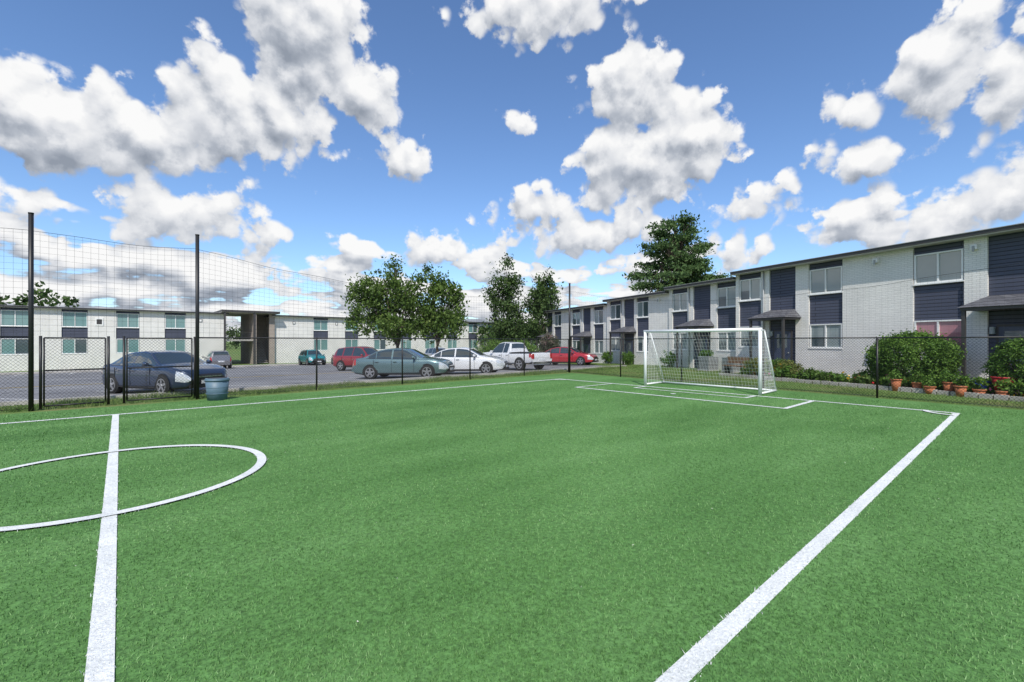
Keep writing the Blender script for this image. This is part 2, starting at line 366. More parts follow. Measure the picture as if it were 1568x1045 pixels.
for v in (v0,v1):
    for i in range(1,14):
        x=gu+i*.11; f=(x-gu-.35)/(ub-gu-.35); zt=H-.04 if f<0 else (H-.04)*(1-f)+.05*f
        if x<ub: go.cyl((x,v,.05),(x,v,zt),.0036,n=3,k='whitenet',caps=False)
    for i in range(1,19):
        zq=i*.11; f=(H-.04-zq)/(H-.09); x=gu+.35+(ub-gu-.35)*f
        go.cyl((gu,v,zq),(x,v,zq),.0036,n=3,k='whitenet',caps=False)
go.build('soccer_goal')
b=MB(); c0=(2.16,15.75)
for (z0,r0,z1,r1) in ((.02,.25,.58,.30),(.58,.315,.63,.32),(.63,.32,.66,.29)): b.cyl((*c0,z0),(*c0,z1),r0,r1,24,'bin')
for zz in (.2,.38): b.cyl((*c0,zz),(*c0,zz+.02),.283,.287,24,'bin')
b.cyl((*c0,.66),(*c0,.664),.25,.25,24,'dark')
b.build('trash_bin')

# ------------------------------------------------------------ buildings
def window(mb,x0,x1,z0,z1,y,gl):
    fw=.055
    mb.box(x0,x1,y-.07,y-.001,z0,z0+fw,'trimw'); mb.box(x0,x1,y-.07,y-.001,z1-fw,z1,'trimw')
    mb.box(x0,x0+fw,y-.068,y-.001,z0+fw,z1-fw,'trimw'); mb.box(x1-fw,x1,y-.068,y-.001,z0+fw,z1-fw,'trimw')
    xm=(x0+x1)/2; mb.box(xm-.03,xm+.03,y-.062,y-.001,z0+fw,z1-fw,'trimw')
    if random.random()<.35 and gl=='glassA':
        zs=z0+(z1-z0)*random.uniform(.3,.6)
        mb.box(x0+fw,xm-.03,y-.022,y-.002,zs,z1-fw,gl); mb.box(x0+fw,xm-.03,y-.020,y-.002,z0+fw,zs-.001,'glassD')
    else: mb.box(x0+fw,xm-.03,y-.022,y-.002,z0+fw,z1-fw,gl)
    mb.box(xm+.03,x1-fw,y-.014,y-.002,z0+fw,z1-fw,gl if random.random()<.7 else 'glassD')
    mb.box(x0-.04,x1+.04,y-.11,y-.001,z0-.05,z0-.003,'trimw')
def facade(mb,x0,x1,cols,zg,zt,wl,glasses,yo=0):
    xs=x0
    for (a_,b_,ty) in sorted(cols):
        if a_>xs+.01: mb.box(xs,a_,yo,yo+.3,zg,zt,'brick')
        xs=b_
        if ty[0]=='W':
            lb,lt,ub_,ut=wl
            mb.box(a_,b_,yo+.004,yo+.3,zg,lb-.06,'brick')
            mb.box(a_,b_,yo+.09,yo+.3,lb-.06,zt,'siding')
            window(mb,a_+.03,b_-.03,lb,lt,yo+.09,glasses[1] if len(ty)<2 else 'glassC'); window(mb,a_+.03,b_-.03,ub_,ut,yo+.09,glasses[0])
        if ty[0]=='D':
            mb.box(a_,b_,yo+.09,yo+.3,zg,zt,'siding')
            xm=(a_+b_)/2; dz=zt-5.5
            mb.box(xm-.5,xm+.5,yo+.03,yo+.089,dz+.15,dz+2.33,'trimd')
            mb.box(xm-.43,xm+.43,yo+.0,yo+.03,dz+.18,dz+2.25,'door')
            mb.box(xm-.28,xm+.28,yo-.008,yo-.001,dz+1.4,dz+2.1,'glassD')
            mb.cyl((xm+.36,yo-.05,dz+1.15),(xm+.36,yo+0,dz+1.15),.03,n=8,k='grey')
            mb.box(xm-1.0,xm+1.0,yo-1.3,yo-.01,dz-.1+.0,dz+.13,'concrete')
            mb.box(a_+.06,a_+.2,yo-.04,yo+.088,dz+2.0,dz+2.25,'glassA')
            c0,c1=a_-.25,b_+.25; zc=dz+2.82; yf=yo-1.25
            mb.box(c0,c1,yf,yo-.004,zc,zc+.1,'trimd')
            A=(c0-.06,yf-.06,zc+.103);B=(c1+.06,yf-.06,zc+.103);C=(c1-.3,yo-.006,zc+.55);D=(c0+.3,yo-.006,zc+.55)
            mb.poly([A,B,C,D],'shingle'); mb.poly([B,(c1+.06,yo-.006,zc+.103),C],'shingle'); mb.poly([A,D,(c0-.06,yo-.006,zc+.103)],'shingle'); 
            for xx in (c0+.07,c1-.07): mb.box(xx-.05,xx+.05,yf+.04,yf+.14,dz+.0-.2,zc-.001,'trimd')
    if xs<x1-.01: mb.box(xs,x1,yo,yo+.3,zg,zt,'brick')
def roofslab(mb,x0,x1,y0,y1,z,ov=.55):
    mb.box(x0,x1,y0-ov,y1,z,z+.035,'soffit'); mb.box(x0,x1,y0-ov-.03,y1+.03,z+.036,z+.16,'trimd'); mb.box(x0,x1,y0-ov-.06,y1+.06,z+.161,z+.185,'grey')
AR=math.atan2(-.952,-.305); K=1.05
rb=MB()
def cols_of(gs,sh=0): 
    out=[]
    for (a_,b_,ty) in gs: out.append((-b_*K,-a_*K,ty))
    return out
segs=[ (-22,11.2,5.5,[(5.72,7.2,'W'),(7.83,9.2,'D'),(9.67,11.0,'W'),(1.69,3.18,'WP'),(-.3,1.08,'D'),(-2.3,-.85,'W'),(-6.2,-4.7,'W'),(-8.2,-6.8,'D'),(-10.2,-8.7,'W'),(-14.5,-13,'W'),(-16.4,-15,'D')],0),
 (11.2,16.6,5.25,[(11.35,12.7,'W'),(13.16,14.5,'D'),(14.97,16.3,'W')],.25),
 (16.6,23.7,5.02,[(18.7,20.0,'W'),(20.3,21.5,'D'),(21.9,23.3,'W')],.35),
 (23.7,34.5,4.75,[(24.4,25.8,'W'),(26.3,27.5,'D'),(28,29.4,'W'),(31.4,32.8,'W'),(33.2,34.3,'D')],.5)]
for (s0,s1,zt,gs,yo) in segs:
    dz=zt-5.5; x0,x1=-s1*K,-s0*K
    facade(rb,x0,x1,cols_of(gs),-1.0,zt,(1.42+dz,2.56+dz,4.02+dz,5.2+dz),('glassA','glassA'),yo)
    rb.box(x0+.003,x1-.003,yo+.301,10,-1.0,zt-.002,'brick')
    roofslab(rb,x0+.002,x1-.002,yo,10.2,zt,.42)
    for (a_,b_,ty) in gs[:3]:
        if ty=='D': rb.cyl((-(b_+.28)*K,yo-.06,-.2),(-(b_+.28)*K,yo-.06,zt-.02),.035,n=8,k='grey')
for s,zt,yo in ((1.38,5.3,0),(4.4,5.32,0),(17.6,4.85,.35)):
    x=-s*K; rb.box(x-.09,x+.09,yo-.16,yo-.002,zt-.22,zt-.04,'trimw'); rb.box(x-.03,x+.03,yo-.2,yo-.16,zt-.3,zt-.1,'grey')
rb.box(-4.6*K,-4.3*K,-.12,-.003,1.0,1.5,'grey')
rb.build('apartment_building',loc=(23.13,0,0),rz=AR)
def RL(s,off,z=0):
    s=s*K; return (23.13+.305*s-.952*off, .952*s+.305*off, z)
lb=MB(); zg,zt=-1.3,4.86
cl=[(-8.32+4.0*i,-6.45+4.0*i,'W') for i in range(-6,4)]
facade(lb,-36,9.3,cl,zg,zt,(.5,1.98,3.15,4.62),('glassB','glassB'))
lb.box(-36,9.298,.301,11,zg,zt-.002,'brick'); roofslab(lb,-36.4,9.6,0,11.3,zt,.4)
cl=[(19.2+4.15*i,21.1+4.15*i,'W') for i in range(0,8)]
facade(lb,14.5,54.5,cl,zg,zt-.05,(.5,1.98,3.15,4.55),('glassB','glassB'))
lb.box(14.5,54.498,.301,11,zg,zt-.052,'brick'); roofslab(lb,14.2,55,0,11.3,zt-.05,.4)
lb.box(8.8,14.9,-1.2,9,zt+.26,zt+.5,'trimd'); lb.box(8.8,14.9,-1.1,8.9,zt+.226,zt+.258,'soffit')
lb.box(12.1,12.35,-1,7,zg,zt+.22,'taupe'); lb.box(12.35,14.5,4,4.3,zg,zt+.22,'taupe'); lb.box(13.9,14.497,-.3,-.003,zg,zt+.22,'taupe')
for x in (9.1,12.1): lb.box(x-.1,x+.1,-1.1,-1.003,zg,zt+.22,'trimd')
for i in range(14): lb.box(12.4,13.85,.2+i*.27,.5+i*.27,-.95+i*.2,-.88+i*.2,'concrete')
lb.box(9.31,12.09,-.6,5,1.75,1.95,'concrete')
for i in range(18): lb.cyl((9.4+i*.15,-.58,1.95),(9.4+i*.15,-.58,2.95),.012,n=5,k='black')
lb.cyl((9.35,-.58,2.95),(12.05,-.58,2.95),.025,n=6,k='black')
for x in (6.9,-11,16.8,22.2): lb.box(x-.15,x+.15,-.05,-.002,3.9,4.25,'trimd'); lb.box(x-.1,x+.1,-.06,-.051,3.95,4.2,'trimw')
lb.box(-1.9,-1.3,-.04,-.002,3.3,4.1,'trimw'); lb.box(-1.8,-1.4,-.05,-.041,3.45,3.95,'trimd')
lb.build('apartment_building',loc=(0,62,0))
db=MB(); 
facade(db,0,30,[(2+4*i,3.9+4*i,'W') for i in range(7)],-1.3,4.6,(.5,1.98,3.15,4.4),('glassB','glassB')); db.box(0,29.99,.301,9,-1.3,4.59,'brick'); roofslab(db,-.3,30.3,0,9.3,4.6)
db.build('apartment_building',loc=(58,78,0),rz=R(-8))

# ------------------------------------------------------------ vegetation
GREEN=leafmat('maple_leaves',[(.1,(.035,.07,.014)),(.45,(.085,.15,.028)),(.75,(.15,.235,.052)),(1,(.25,.32,.09))],.35)
DGREEN=leafmat('dense_leaves',[(.1,(.028,.055,.017)),(.5,(.062,.115,.03)),(.9,(.125,.19,.055))],.3)
CON=leafmat('conifer_needles',[(.1,(.03,.065,.024)),(.5,(.075,.135,.042)),(.9,(.15,.235,.08))],.3)
BUSH=leafmat('bush_leaves',[(.1,(.04,.09,.016)),(.5,(.10,.20,.03)),(.9,(.20,.33,.06))],.25)
YB=leafmat('yellowish_leaves',[(.1,(.06,.10,.02)),(.5,(.17,.20,.05)),(.9,(.33,.30,.1))],.25)
def leaves(lobes,ncl,nl,size,rcl,flat=1.0,shell=.55):
    w=np.array([l[3]*l[4]*l[5] for l in lobes])**.8; w/=w.sum()
    out=[]
    idx=rng.choice(len(lobes),ncl,p=w)
    for i in idx:
        l=lobes[i]; d=rng.normal(size=3); d/=np.linalg.norm(d); r=shell+(1.03-shell)*rng.random()**.7
        c=np.array(l[:3])+d*np.array(l[3:6])*r
        k=int(nl*(.5+rng.random())); rc=rcl*(.6+.8*rng.random())
        p=rng.normal(size=(k,3))*.5*rc*np.array([1,1,flat]); c2=c+p
        a=rng.normal(size=(k,3)); a/=np.linalg.norm(a,axis=1)[:,None]; b=np.cross(a,rng.normal(size=(k,3))); b/=np.linalg.norm(b,axis=1)[:,None]
        s=size*(.6+.8*rng.random((k,1)))
        out.append(np.stack([c2-a*s,c2-b*s*.55,c2+a*s,c2+b*s*.55],1))
    return np.concatenate(out)
def tree(name,loc,th,tr,lobes,ncl,nl,size,rcl,lm_,flat=1.0,shell=.5):
    e=empty(name,loc); t=MB()
    pts=[Vector((.05*i*math.sin(i*1.7),.05*i*math.cos(i),th*i/5)) for i in range(6)]
    for i in range(5): t.cyl(pts[i],pts[i+1],tr*(1.25 if i==0 else 1-.13*i),tr*(1-.13*(i+1)),10,'bark',caps=False)
    for l in lobes:
        tip=Vector(l[:3])+Vector((0,0,l[5]*.4)); st=pts[3].lerp(pts[5],random.random()); mid=st.lerp(tip,.5)+Vector((random.uniform(-.3,.3),random.uniform(-.3,.3),-.1*th*.3))
        t.cyl(st,mid,tr*.5,tr*.3,7,'bark',caps=False); t.cyl(mid,tip,tr*.3,tr*.08,6,'bark',caps=False)
        for q in range(3):
            d=Vector([random.uniform(-1,1)*l[3]*.8,random.uniform(-1,1)*l[4]*.8,random.uniform(-.2,.9)*l[5]*.8]); t.cyl(mid.lerp(tip,.4),Vector(l[:3])+d,tr*.15,tr*.04,5,'bark',caps=False)
    t.build('trunk',parent=e)
    npmesh('crown',leaves(lobes,ncl,nl,size,rcl,flat,shell),4,[lm_],parent=e)
    return e
def at(fwd,t):
    return (FW[0]*fwd+RT[0]*fwd*t, FW[1]*fwd+RT[1]*fwd*t)
def W3(a,h,z,rx,rz):
    return (RT[0]*a+FW[0]*h,RT[1]*a+FW[1]*h,z,rx,rx,rz)
def T(name,fwd,t,*a,**k):
    x,y=at(fwd,t); return tree(name,(x,y,gz(y)),*a,**k)
T('maple_tree',44,-.252,3.0,.24,[W3(-3.6,0,7.2,1.4,1.2),W3(-2.4,.5,5.4,2.3,1.8),W3(-1.2,-.5,8.0,1.9,1.5),W3(.8,0,7.4,1.9,1.7),W3(1.2,.5,5.2,2.2,1.9),W3(-2.7,0,3.9,1.9,1.1),W3(0,-1,3.7,2.0,1.1),W3(-.2,0,9.3,.9,.8),W3(-.6,1.5,6.3,2.2,1.8)],205,62,.145,.74,GREEN)
T('maple_tree',45,-.165,2.8,.2,[W3(-.6,0,8.4,1.1,1.2),W3(.5,0,7.2,1.5,1.6),W3(1.7,0,5.6,1.3,1.4),W3(-.6,.6,5.2,2.0,1.8),W3(1.1,-.8,3.8,1.7,1.1),W3(-1.3,0,3.6,1.7,1.0)],140,62,.145,.7,GREEN)
T('ash_tree',50,-.008,3.2,.2,[W3(0,0,4.4,2.1,2.0),W3(-.7,0,7.2,1.6,1.8),W3(.4,.3,8.6,1.2,1.7),W3(-.3,0,10.4,.8,.9),W3(.9,-.8,3.4,1.6,1.3)],125,70,.145,.7,DGREEN)
T('ash_tree',49,.066,3.0,.18,[W3(0,0,4.4,2.0,2.0),W3(.5,0,7.0,1.4,1.7),W3(-.7,0,6.6,1.1,1.5),W3(.3,0,9.1,.8,1.0),W3(1.1,-.8,3.6,1.2,1.3)],112,66,.145,.62,DGREEN)
lob=[]
for i in range(52):
    z=2.0+i*.24; f=(z-2.0)/12.3; rad=5.2*math.sqrt(max(0,1-f**2.2))*(.72+.45*random.random()); an=i*2.4
    rad=max(rad,.8); lob.append((math.cos(an)*rad*.6,math.sin(an)*rad*.6,z,rad*.45,rad*.45,.36))
T('cypress_tree',45,.363,12.8,.3,lob,560,75,.14,.75,CON,flat=.38,shell=.2)
def far_trees():
    L=[]
    for i in range(9): L.append((-30+i*2.9+random.random(),93+random.random()*4,6.1+random.random()*1.2,2.4,2.4,2.4+random.random()*.6))
    for i in range(90):
        t=-1.7+i*.045; f=150+random.random()*40; x,y=at(f,t); L.append((x,y,1+random.random()*2,6,6,3.0+random.random()*3.0))
    for i in range(14):
        x,y=at(75+random.random()*10,-.06+i*.016); L.append((x,y,1.5,3,3,2.6+random.random()*1.5))
    npmesh('tree_line',leaves(L,2300,55,.38,1.6,shell=.4),4,[DGREEN])
far_trees()
def bush(name,p,r,h,lm_,n=70,nl=90,ls=.035,z0=None,fl=None,rnd=False):
    e=empty(name,(p[0],p[1],gz(p[1])))
    t=MB()
    for i in range(7):
        an=i*.9; t.cyl((0,0,0),(math.cos(an)*r*.5,math.sin(an)*r*.5,h*.6),.02,.008,5,'bark',caps=False)
    t.build('stems',parent=e)
    L=[(0,0,h*.55,r,r,h*.47)]
    if not rnd: L+=[(random.uniform(-.5,.5)*r,random.uniform(-.5,.5)*r,h*.55+random.uniform(-.1,.2)*h,r*.6,r*.6,h*.35) for _ in range(4)]
    npmesh('foliage',leaves(L,n,nl,ls,r*(.15 if rnd else .28),shell=.86 if rnd else .55),4,[lm_],parent=e)
    if fl:
        npmesh('flowers',leaves(L,5,4,ls*.9,r*.35,shell=.9),4,[fl],parent=e)
    return e
p=RL(2.45,1.7); bush('round_bush',p,1.22,1.95,BUSH,520,60,.04,rnd=True)
p=RL(-.6,2.2); bush('round_bush',p,.85,1.75,BUSH,320,60,.04,rnd=True)
p=RL(8.0,2.2); bush('shrub',p,.7,.85,YB); p=RL(7.2,2.2); bush('shrub',p,.6,.8,BUSH); p=RL(6.5,2.4); bush('shrub',p,.55,.7,YB)
p=RL(28.5,2.5); bush('shrub',p,.9,2.6,leafmat('crepe',[(.1,(.04,.07,.03)),(.5,(.10,.12,.06)),(1,(.35,.2,.22))]),110,60,.07)
p=RL(34,3.2); bush('hedge',p,2.0,1.9,BUSH,150,70,.09); p=RL(37,4.2); bush('hedge',p,2.2,2.0,BUSH,150,70,.09)
for s in (12.6,15.5,19.5,22): bush('shrub',RL(s,.8),.45,.8+random.random()*.4,BUSH,40,60,.045)
RF=mat('red_petals',(.55,.02,.03),.6); YF=mat('yellow_petals',(.7,.4,.03),.6); PF=mat('pink_petals',(.6,.15,.3),.6)
fb=MB(); q=[RL(-3,3.4,.012),RL(9.2,3.4,.012),RL(9.2,.3,.012),RL(-3,.3,.012)]; fb.poly(q,'soil'); fb.build('garden_bed')
ee=MB()
for s in np.arange(-3,9.2,.32):
    p0=RL(s,3.45,.0); ee.obox((p0[0],p0[1],.06),(.30,.12,.16+.04*random.random()),AR,'concrete')
ee.build('garden_edging')
for i in range(26):
    s=-1.5+i*.4; p=RL(s,2.7+random.uniform(-.5,.4)); bush('garden_plant',p,.38,.35+random.random()*.2,BUSH if i%3 else GREEN,24,34,.06,fl=(RF,None,YF,None,PF,None)[i%6])
for i,s in enumerate((.1,.45,.8,1.2,1.6,2.1,-.4)):
    x,y,_=RL(s,3.25+.2*(i%2)); pb=MB(); h=.22+.08*(i%3)
    pb.cyl((x,y,.0),(x,y,h),.10,.15,14,'terracotta'); pb.cyl((x,y,h),(x,y,h+.04),.17,.17,14,'terracotta'); pb.cyl((x,y,h+.04),(x,y,h+.045),.14,.14,14,'soil')
    e=pb.build('plant_pot')
    L=[(x,y,h+.2,.18,.18,.18)]; npmesh('pot_leaves',leaves(L,10,25,.04,.1),4,[BUSH],parent=e)
x,y,_=RL(.25,2.7); tb=MB(); tb.cyl((x,y,0),(x,y,.45),.2,.26,16,'bluep'); tb.cyl((x,y,.45),(x,y,.49),.28,.28,16,'bluep'); tb.cyl((x,y,.49),(x,y,.495),.22,.22,16,'soil'); tb.build('planter_tub')
x,y,_=RL(-.3,2.9); tb=MB(); tb.cyl((x,y,.25),(x,y,.62),.2,.27,16,'red'); tb.cyl((x,y,.62),(x,y,.66),.29,.29,16,'red'); tb.cyl((x,y,.66),(x,y,.665),.23,.23,16,'soil'); tb.cyl((x,y,0),(x,y,.249),.17,.2,14,'terracotta'); tb.build('planter_tub')
for s in (10.6,12.2):
    x,y,_=RL(s,1.0); ac=MB(); ac.obox((x,y,.42),(.75,.75,.75),AR,'grey')
    for i in range(9): ac.obox((x,y,.12+i*.07),(.76,.76,.02),AR,'dark')
    ac.obox((x,y,.82),(.8,.8,.04),AR,'grey'); ac.cyl((x,y,.84),(x,y,.85),.3,.3,18,'dark'); ac.obox((x,y,.02),(.9,.9,.06),AR,'concrete'); ac.build('air_conditioner')
x,y,_=RL(9.6,2.0); bn=MB(); bn.obox((x,y,.45),(1.3,.4,.05),AR,'wood'); bn.obox((x+.19,y-.06,.75),(1.3,.04,.35),AR,'wood')
for s_ in (-.5,.5):
    bn.obox((x-.305*s_,y-.952*s_,.22),(.06,.4,.44),AR,'black')
bn.build('garden_bench')

# ------------------------------------------------------------ cars
def paint(name,c,metal=.3): return mat(name,c,.32,metal,var=.03,coat=1.0)
M['cglass']=mat('car_glass',(.03,.045,.05),.04,var=.1,spec=1.0,coat=.6); M['tire']=mat('tyre_rubber',(.02,.02,.02),.85); M['rim']=mat('alloy_rim',(.5,.5,.52),.3,.8,var=.05)
M['lamp']=mat('headlamp_lens',(.6,.63,.66),.1,.2,var=.1,coat=1); M['tail']=mat('tail_lens',(.4,.01,.01),.15,var=.1,coat=1); M['chrome']=mat('chrome',(.6,.6,.62),.12,1.0); M['plate']=mat('plate',(.6,.62,.65),.5); M['cblack']=mat('black_trim',(.015,.015,.016),.5)
def profile(kind):
    if kind=='sedan':
        return dict(zt=[(-2.38,.62),(-2.34,.90),(-2.2,1.0),(-1.75,1.05),(-1.1,1.36),(-.7,1.44),(-.1,1.47),(.35,1.41),(1.1,1.0),(1.6,.93),(2.1,.82),(2.32,.68),(2.38,.5)],
        zl=[(-2.38,.45),(-2.25,.27),(-1.8,.2),(1.8,.18),(2.25,.22),(2.38,.4)],w=[(-2.38,.6),(-2.3,.78),(-2.0,.87),(-1,.91),(1,.91),(1.8,.88),(2.2,.76),(2.38,.52)],
        zb=[(-1.9,.99),(1.2,.91)],wh=(-1.38,1.42),wr=.33,ws=(.42,1.06),rg=(-1.70,-1.08),sw=(-1.5,.9),bp=((-.36,-.26),(-1.14,-1.08)),doors=(.78,-.31,-1.2))
    if kind=='suv':
        return dict(zt=[(-2.25,.6),(-2.2,1.0),(-2.05,1.42),(-1.9,1.62),(-1.2,1.70),(-.1,1.72),(.4,1.64),(1.08,1.1),(1.6,1.04),(2.05,.95),(2.25,.75),(2.3,.5)],
        zl=[(-2.25,.5),(-2.1,.32),(-1.8,.26),(1.8,.24),(2.15,.28),(2.3,.42)],w=[(-2.25,.72),(-2.15,.84),(-1.8,.91),(1,.93),(1.8,.9),(2.1,.8),(2.3,.6)],
        zb=[(-2.2,1.08),(1.2,1.0)],wh=(-1.32,1.4),wr=.36,ws=(.45,1.04),rg=(-2.12,-1.92),sw=(-1.85,.9),bp=((-.36,-.26),(-1.25,-1.17)),doors=(.8,-.31,-1.2))
    return dict(zt=[(-2.8,.65),(-2.77,1.12),(-.78,1.15),(-.74,1.5),(-.58,1.80),(.1,1.87),(.5,1.80),(1.12,1.24),(2.3,1.14),(2.62,1.0),(2.75,.6)],
        zl=[(-2.8,.5),(-2.5,.42),(2.3,.36),(2.75,.45)],w=[(-2.8,.92),(-2.6,.95),(2.2,.96),(2.6,.88),(2.75,.75)],
        zb=[(-2.8,1.10),(1.2,1.14)],wh=(-1.7,1.8),wr=.40,ws=(.55,1.08),rg=(-.75,-.62),sw=(-.5,.95),bp=((-.1,-.03),(9,9)),doors=(.9,-.06,-.75))
def car(name,kind,pm,pos,head,sc_=1.0):
    P=profile(kind); ip=lambda k,x: float(np.interp(x,*zip(*P[k])))
    xs=np.linspace(P['zt'][0][0],P['zt'][-1][0],130); b=MB(); pmk={'paint':pm}
    rows=[]
    for x in xs:
        zt=np.mean([ip('zt',x+d) for d in (-.06,-.03,0,.03,.06)]); zl=ip('zl',x); w=np.mean([ip('w',x+d) for d in (-.08,0,.08)]); zb=min(ip('zb',x),zt-.04); h=zt-zb
        wt=w*.90-max(0,h-.04)*.42; e1=zt-min(.065,.4*h); gs=zb+min(.02,.2*h)
        L=[(0,zl),(.6*w,zl),(.88*w,zl+.01),(.96*w,zl+.06),(.985*w,zl+.14),(.998*w,zl+(zb-zl)*.42),(1.0*w,zl+(zb-zl)*.6),(.985*w,zl+(zb-zl)*.82),(.955*w,zb-.02),(.925*w,zb),(.905*w,gs)]
        for f in (.33,.66,1): L.append((.905*w+(wt+.01-.905*w)*f,gs+(e1-gs)*f))
        L+=[(wt-.02,zt-min(.03,.25*h)),(wt-.08,zt-min(.014,.1*h)),(wt*.5,zt-.002),(0,zt+.006)]
        rows.append(L)
    nj=len(rows[0]); 
    for sg in (1,-1):
        base=len(b.v)
        for x,L in zip(xs,rows):
            for (y,z) in L: b.v.append((x,sg*y,z))
        for i in range(len(xs)-1):
            xm=(xs[i]+xs[i+1])/2; h=rows[i][-1][1]-rows[i][9][1]
            for j in range(nj-1):
                q=(base+i*nj+j,base+(i+1)*nj+j,base+(i+1)*nj+j+1,base+i*nj+j+1)
                if sg<0:q=q[::-1]
                y=(rows[i][j][0]+rows[i][j+1][0])/2; z=(rows[i][j][1]+rows[i][j+1][1]+rows[i+1][j][1]+rows[i+1][j+1][1])/4
                k='paint'
                if 10<=j<=12 and P['sw'][0]<xm<P['sw'][1] and h>.13 and not any(p_[0]<xm<p_[1] for p_ in P['bp']): k='cglass'
                if j>=15 and (P['ws'][0]<xm<P['ws'][1] or P['rg'][0]<xm<P['rg'][1]): k='cglass'
                if j==9 and P['sw'][0]-.1<xm<P['sw'][1]+.1 and kind=='sedan': k='cblack'
                if j<=2: k='cblack'
                x1=P['zt'][-1][0]; x0=P['zt'][0][0]
                if kind=='pickup':
                    if xm<-.82 and xm>-2.72 and j>=14: k='cblack'
                if xm>x1-.42 and 5<=j<=7 and y>.4 : k='lamp'
                if xm>x1-.06: k='cblack' if y<.5 and z<.75 else ('chrome' if y<.5 else k)
                if xm<x0+.25 and 6<=j<=8 and y>.45: k='tail'
                b.f.append(q); b.m.append(b.mi(k)); b.sm.append(True)
    for i in (0,len(xs)-1):
        L=[(xs[i],y,z) for y,z in rows[i]]+[(xs[i],-y,z) for y,z in rows[i][::-1]]
        b.poly(L if i else L[::-1],'paint' if i==0 else 'cblack')
    x1=xs[-1];x0=xs[0]
    b.box(x1-.03,x1+.012,-.42,.42,.56,.60,'chrome'); b.box(x1-.03,x1+.02,-.26,.26,.36,.47,'plate'); b.box(x0-.015,x0+.03,-.26,.26,.62,.75,'plate')
    b.box(x1-.1,x1+.01,-.6,.6,.24,.34,'cblack'); b.box(x0-.02,x0+.12,-.7,.7,.36,.52,'paint')
    for sg in (1,-1):
        wv=ip('w',0)
        for dx in P['doors']: b.box(dx-.006,dx+.006,sg*wv*.985,sg*(wv*1.003),.34,ip('zb',dx)-.05,'cblack')
        for dx in P['doors'][1:]: b.box(dx+.08,dx+.26,sg*wv*.97,sg*(wv*1.02),.80 if kind!='pickup' else .98,.83 if kind!='pickup' else 1.01,'chrome')
        b.box(-1.0,1.05,sg*wv*.97,sg*(wv*1.006),.26 if kind=='sedan' else .34,.30 if kind=='sedan' else .40,'cblack')
        mx=P['sw'][1]-.12; zb=ip('zb',mx); b.cyl((mx,sg*wv*.9,zb+.03),(mx,sg*(wv+.06),zb+.08),.02,.03,8,'cblack'); 
        b.cyl((mx-.02,sg*(wv+.12),zb+.10),(mx+.10,sg*(wv+.11),zb+.10),.085,.05,12,'paint')
        for wx in P['wh']:
            r=P['wr']; wl=ip('w',wx)
            fan=[(wx+math.cos(t)*(r+.055),sg*(wl+.006),r+math.sin(t)*(r+.055)) for t in np.linspace(-.35,math.pi+.35,22)]
            b.poly(fan if sg<0 else fan[::-1],'cblack')
            b.cyl((wx,sg*(wl-.2),r),(wx,sg*(wl+.015),r),r,r,28,'tire'); b.cyl((wx,sg*(wl+.015),r),(wx,sg*(wl+.028),r),r*.93,r*.80,28,'tire')
            b.cyl((wx,sg*(wl+.027),r),(wx,sg*(wl+.030),r),r*.68,r*.68,24,'cblack')
            for q in range(24):
                t0=q*2*math.pi/24;t1=(q+1)*2*math.pi/24; yy=sg*(wl+.034)
                pp=[(wx+math.cos(t0)*r*.60,yy,r+math.sin(t0)*r*.60),(wx+math.cos(t1)*r*.60,yy,r+math.sin(t1)*r*.60),(wx+math.cos(t1)*r*.69,yy,r+math.sin(t1)*r*.69),(wx+math.cos(t0)*r*.69,yy,r+math.sin(t0)*r*.69)]
                b.poly(pp,'rim')
            for q in range(5):
                t0=q*2*math.pi/5+.3; yy=sg*(wl+.036); ca,sa=math.cos(t0),math.sin(t0); hw=.035
                b.poly([(wx-sa*hw*1.3,yy,r+ca*hw*1.3),(wx+sa*hw*1.3,yy,r-ca*hw*1.3),(wx+ca*r*.62+sa*hw,yy,r+sa*r*.62-ca*hw),(wx+ca*r*.62-sa*hw,yy,r+sa*r*.62+ca*hw)],'rim')
            b.cyl((wx,sg*(wl+.03),r),(wx,sg*(wl+.045),r),.05,.045,12,'rim')
    if kind=='pickup':
        b.box(-2.86,-2.7,-.85,.85,.42,.56,'chrome')
        for sg in (1,-1): b.box(-2.83,-2.79,sg*.75,sg*.9,.75,1.05,'tail')
        for sg in (1,-1): b.box(-2.76,-.8,sg*.86,sg*.955,1.125,1.16,'cblack')
    o=b.build(name,mats=pmk); o.location=(pos[0],pos[1],gz(pos[1])+.005); o.rotation_euler=(0,math.atan(1.06/40)*math.sin(math.atan2(head[1],head[0])) if pos[1]>18 else 0,math.atan2(head[1],head[0])); o.scale=(sc_,)*3
    return o
navy=paint('navy_car_paint',(.03,.05,.095),.4); teal=paint('grey_teal_car_paint',(.14,.22,.23),.5); wht=paint('white_car_paint',(.70,.71,.72),.05); redp=paint('red_car_paint',(.42,.02,.03),.15); silv=paint('silver_paint',(.5,.52,.54),.5); tq=paint('turquoise_paint',(.02,.25,.27),.3); mar=paint('maroon_paint',(.16,.015,.02),.3); gry=paint('grey_paint',(.2,.2,.21),.4)
dred=paint('dark_red_paint',(.30,.03,.04),.3)
car('parked_sedan','sedan',navy,(1.2,20.0),(.44,-.9))
car('parked_sedan','sedan',teal,(10.6,20.3),(.67,-.74))
car('parked_sedan','sedan',wht,(14.5,20.7),(.62,-.78))
car('pickup_truck','pickup',wht,(19.3,22.3),(-.05,1),.97)
car('parked_hatchback','sedan',redp,(26.9,24.3),(.35,-.93))
car('parked_suv','suv',dred,(13.2,31.4),(.4,-.92))
car('parked_suv','suv',gry,(7.0,51.0),(.0,1))
car('parked_suv','suv',tq,(16.0,52.2),(0,-1))
car('parked_sedan','sedan',mar,(19.0,50.5),(0,1))
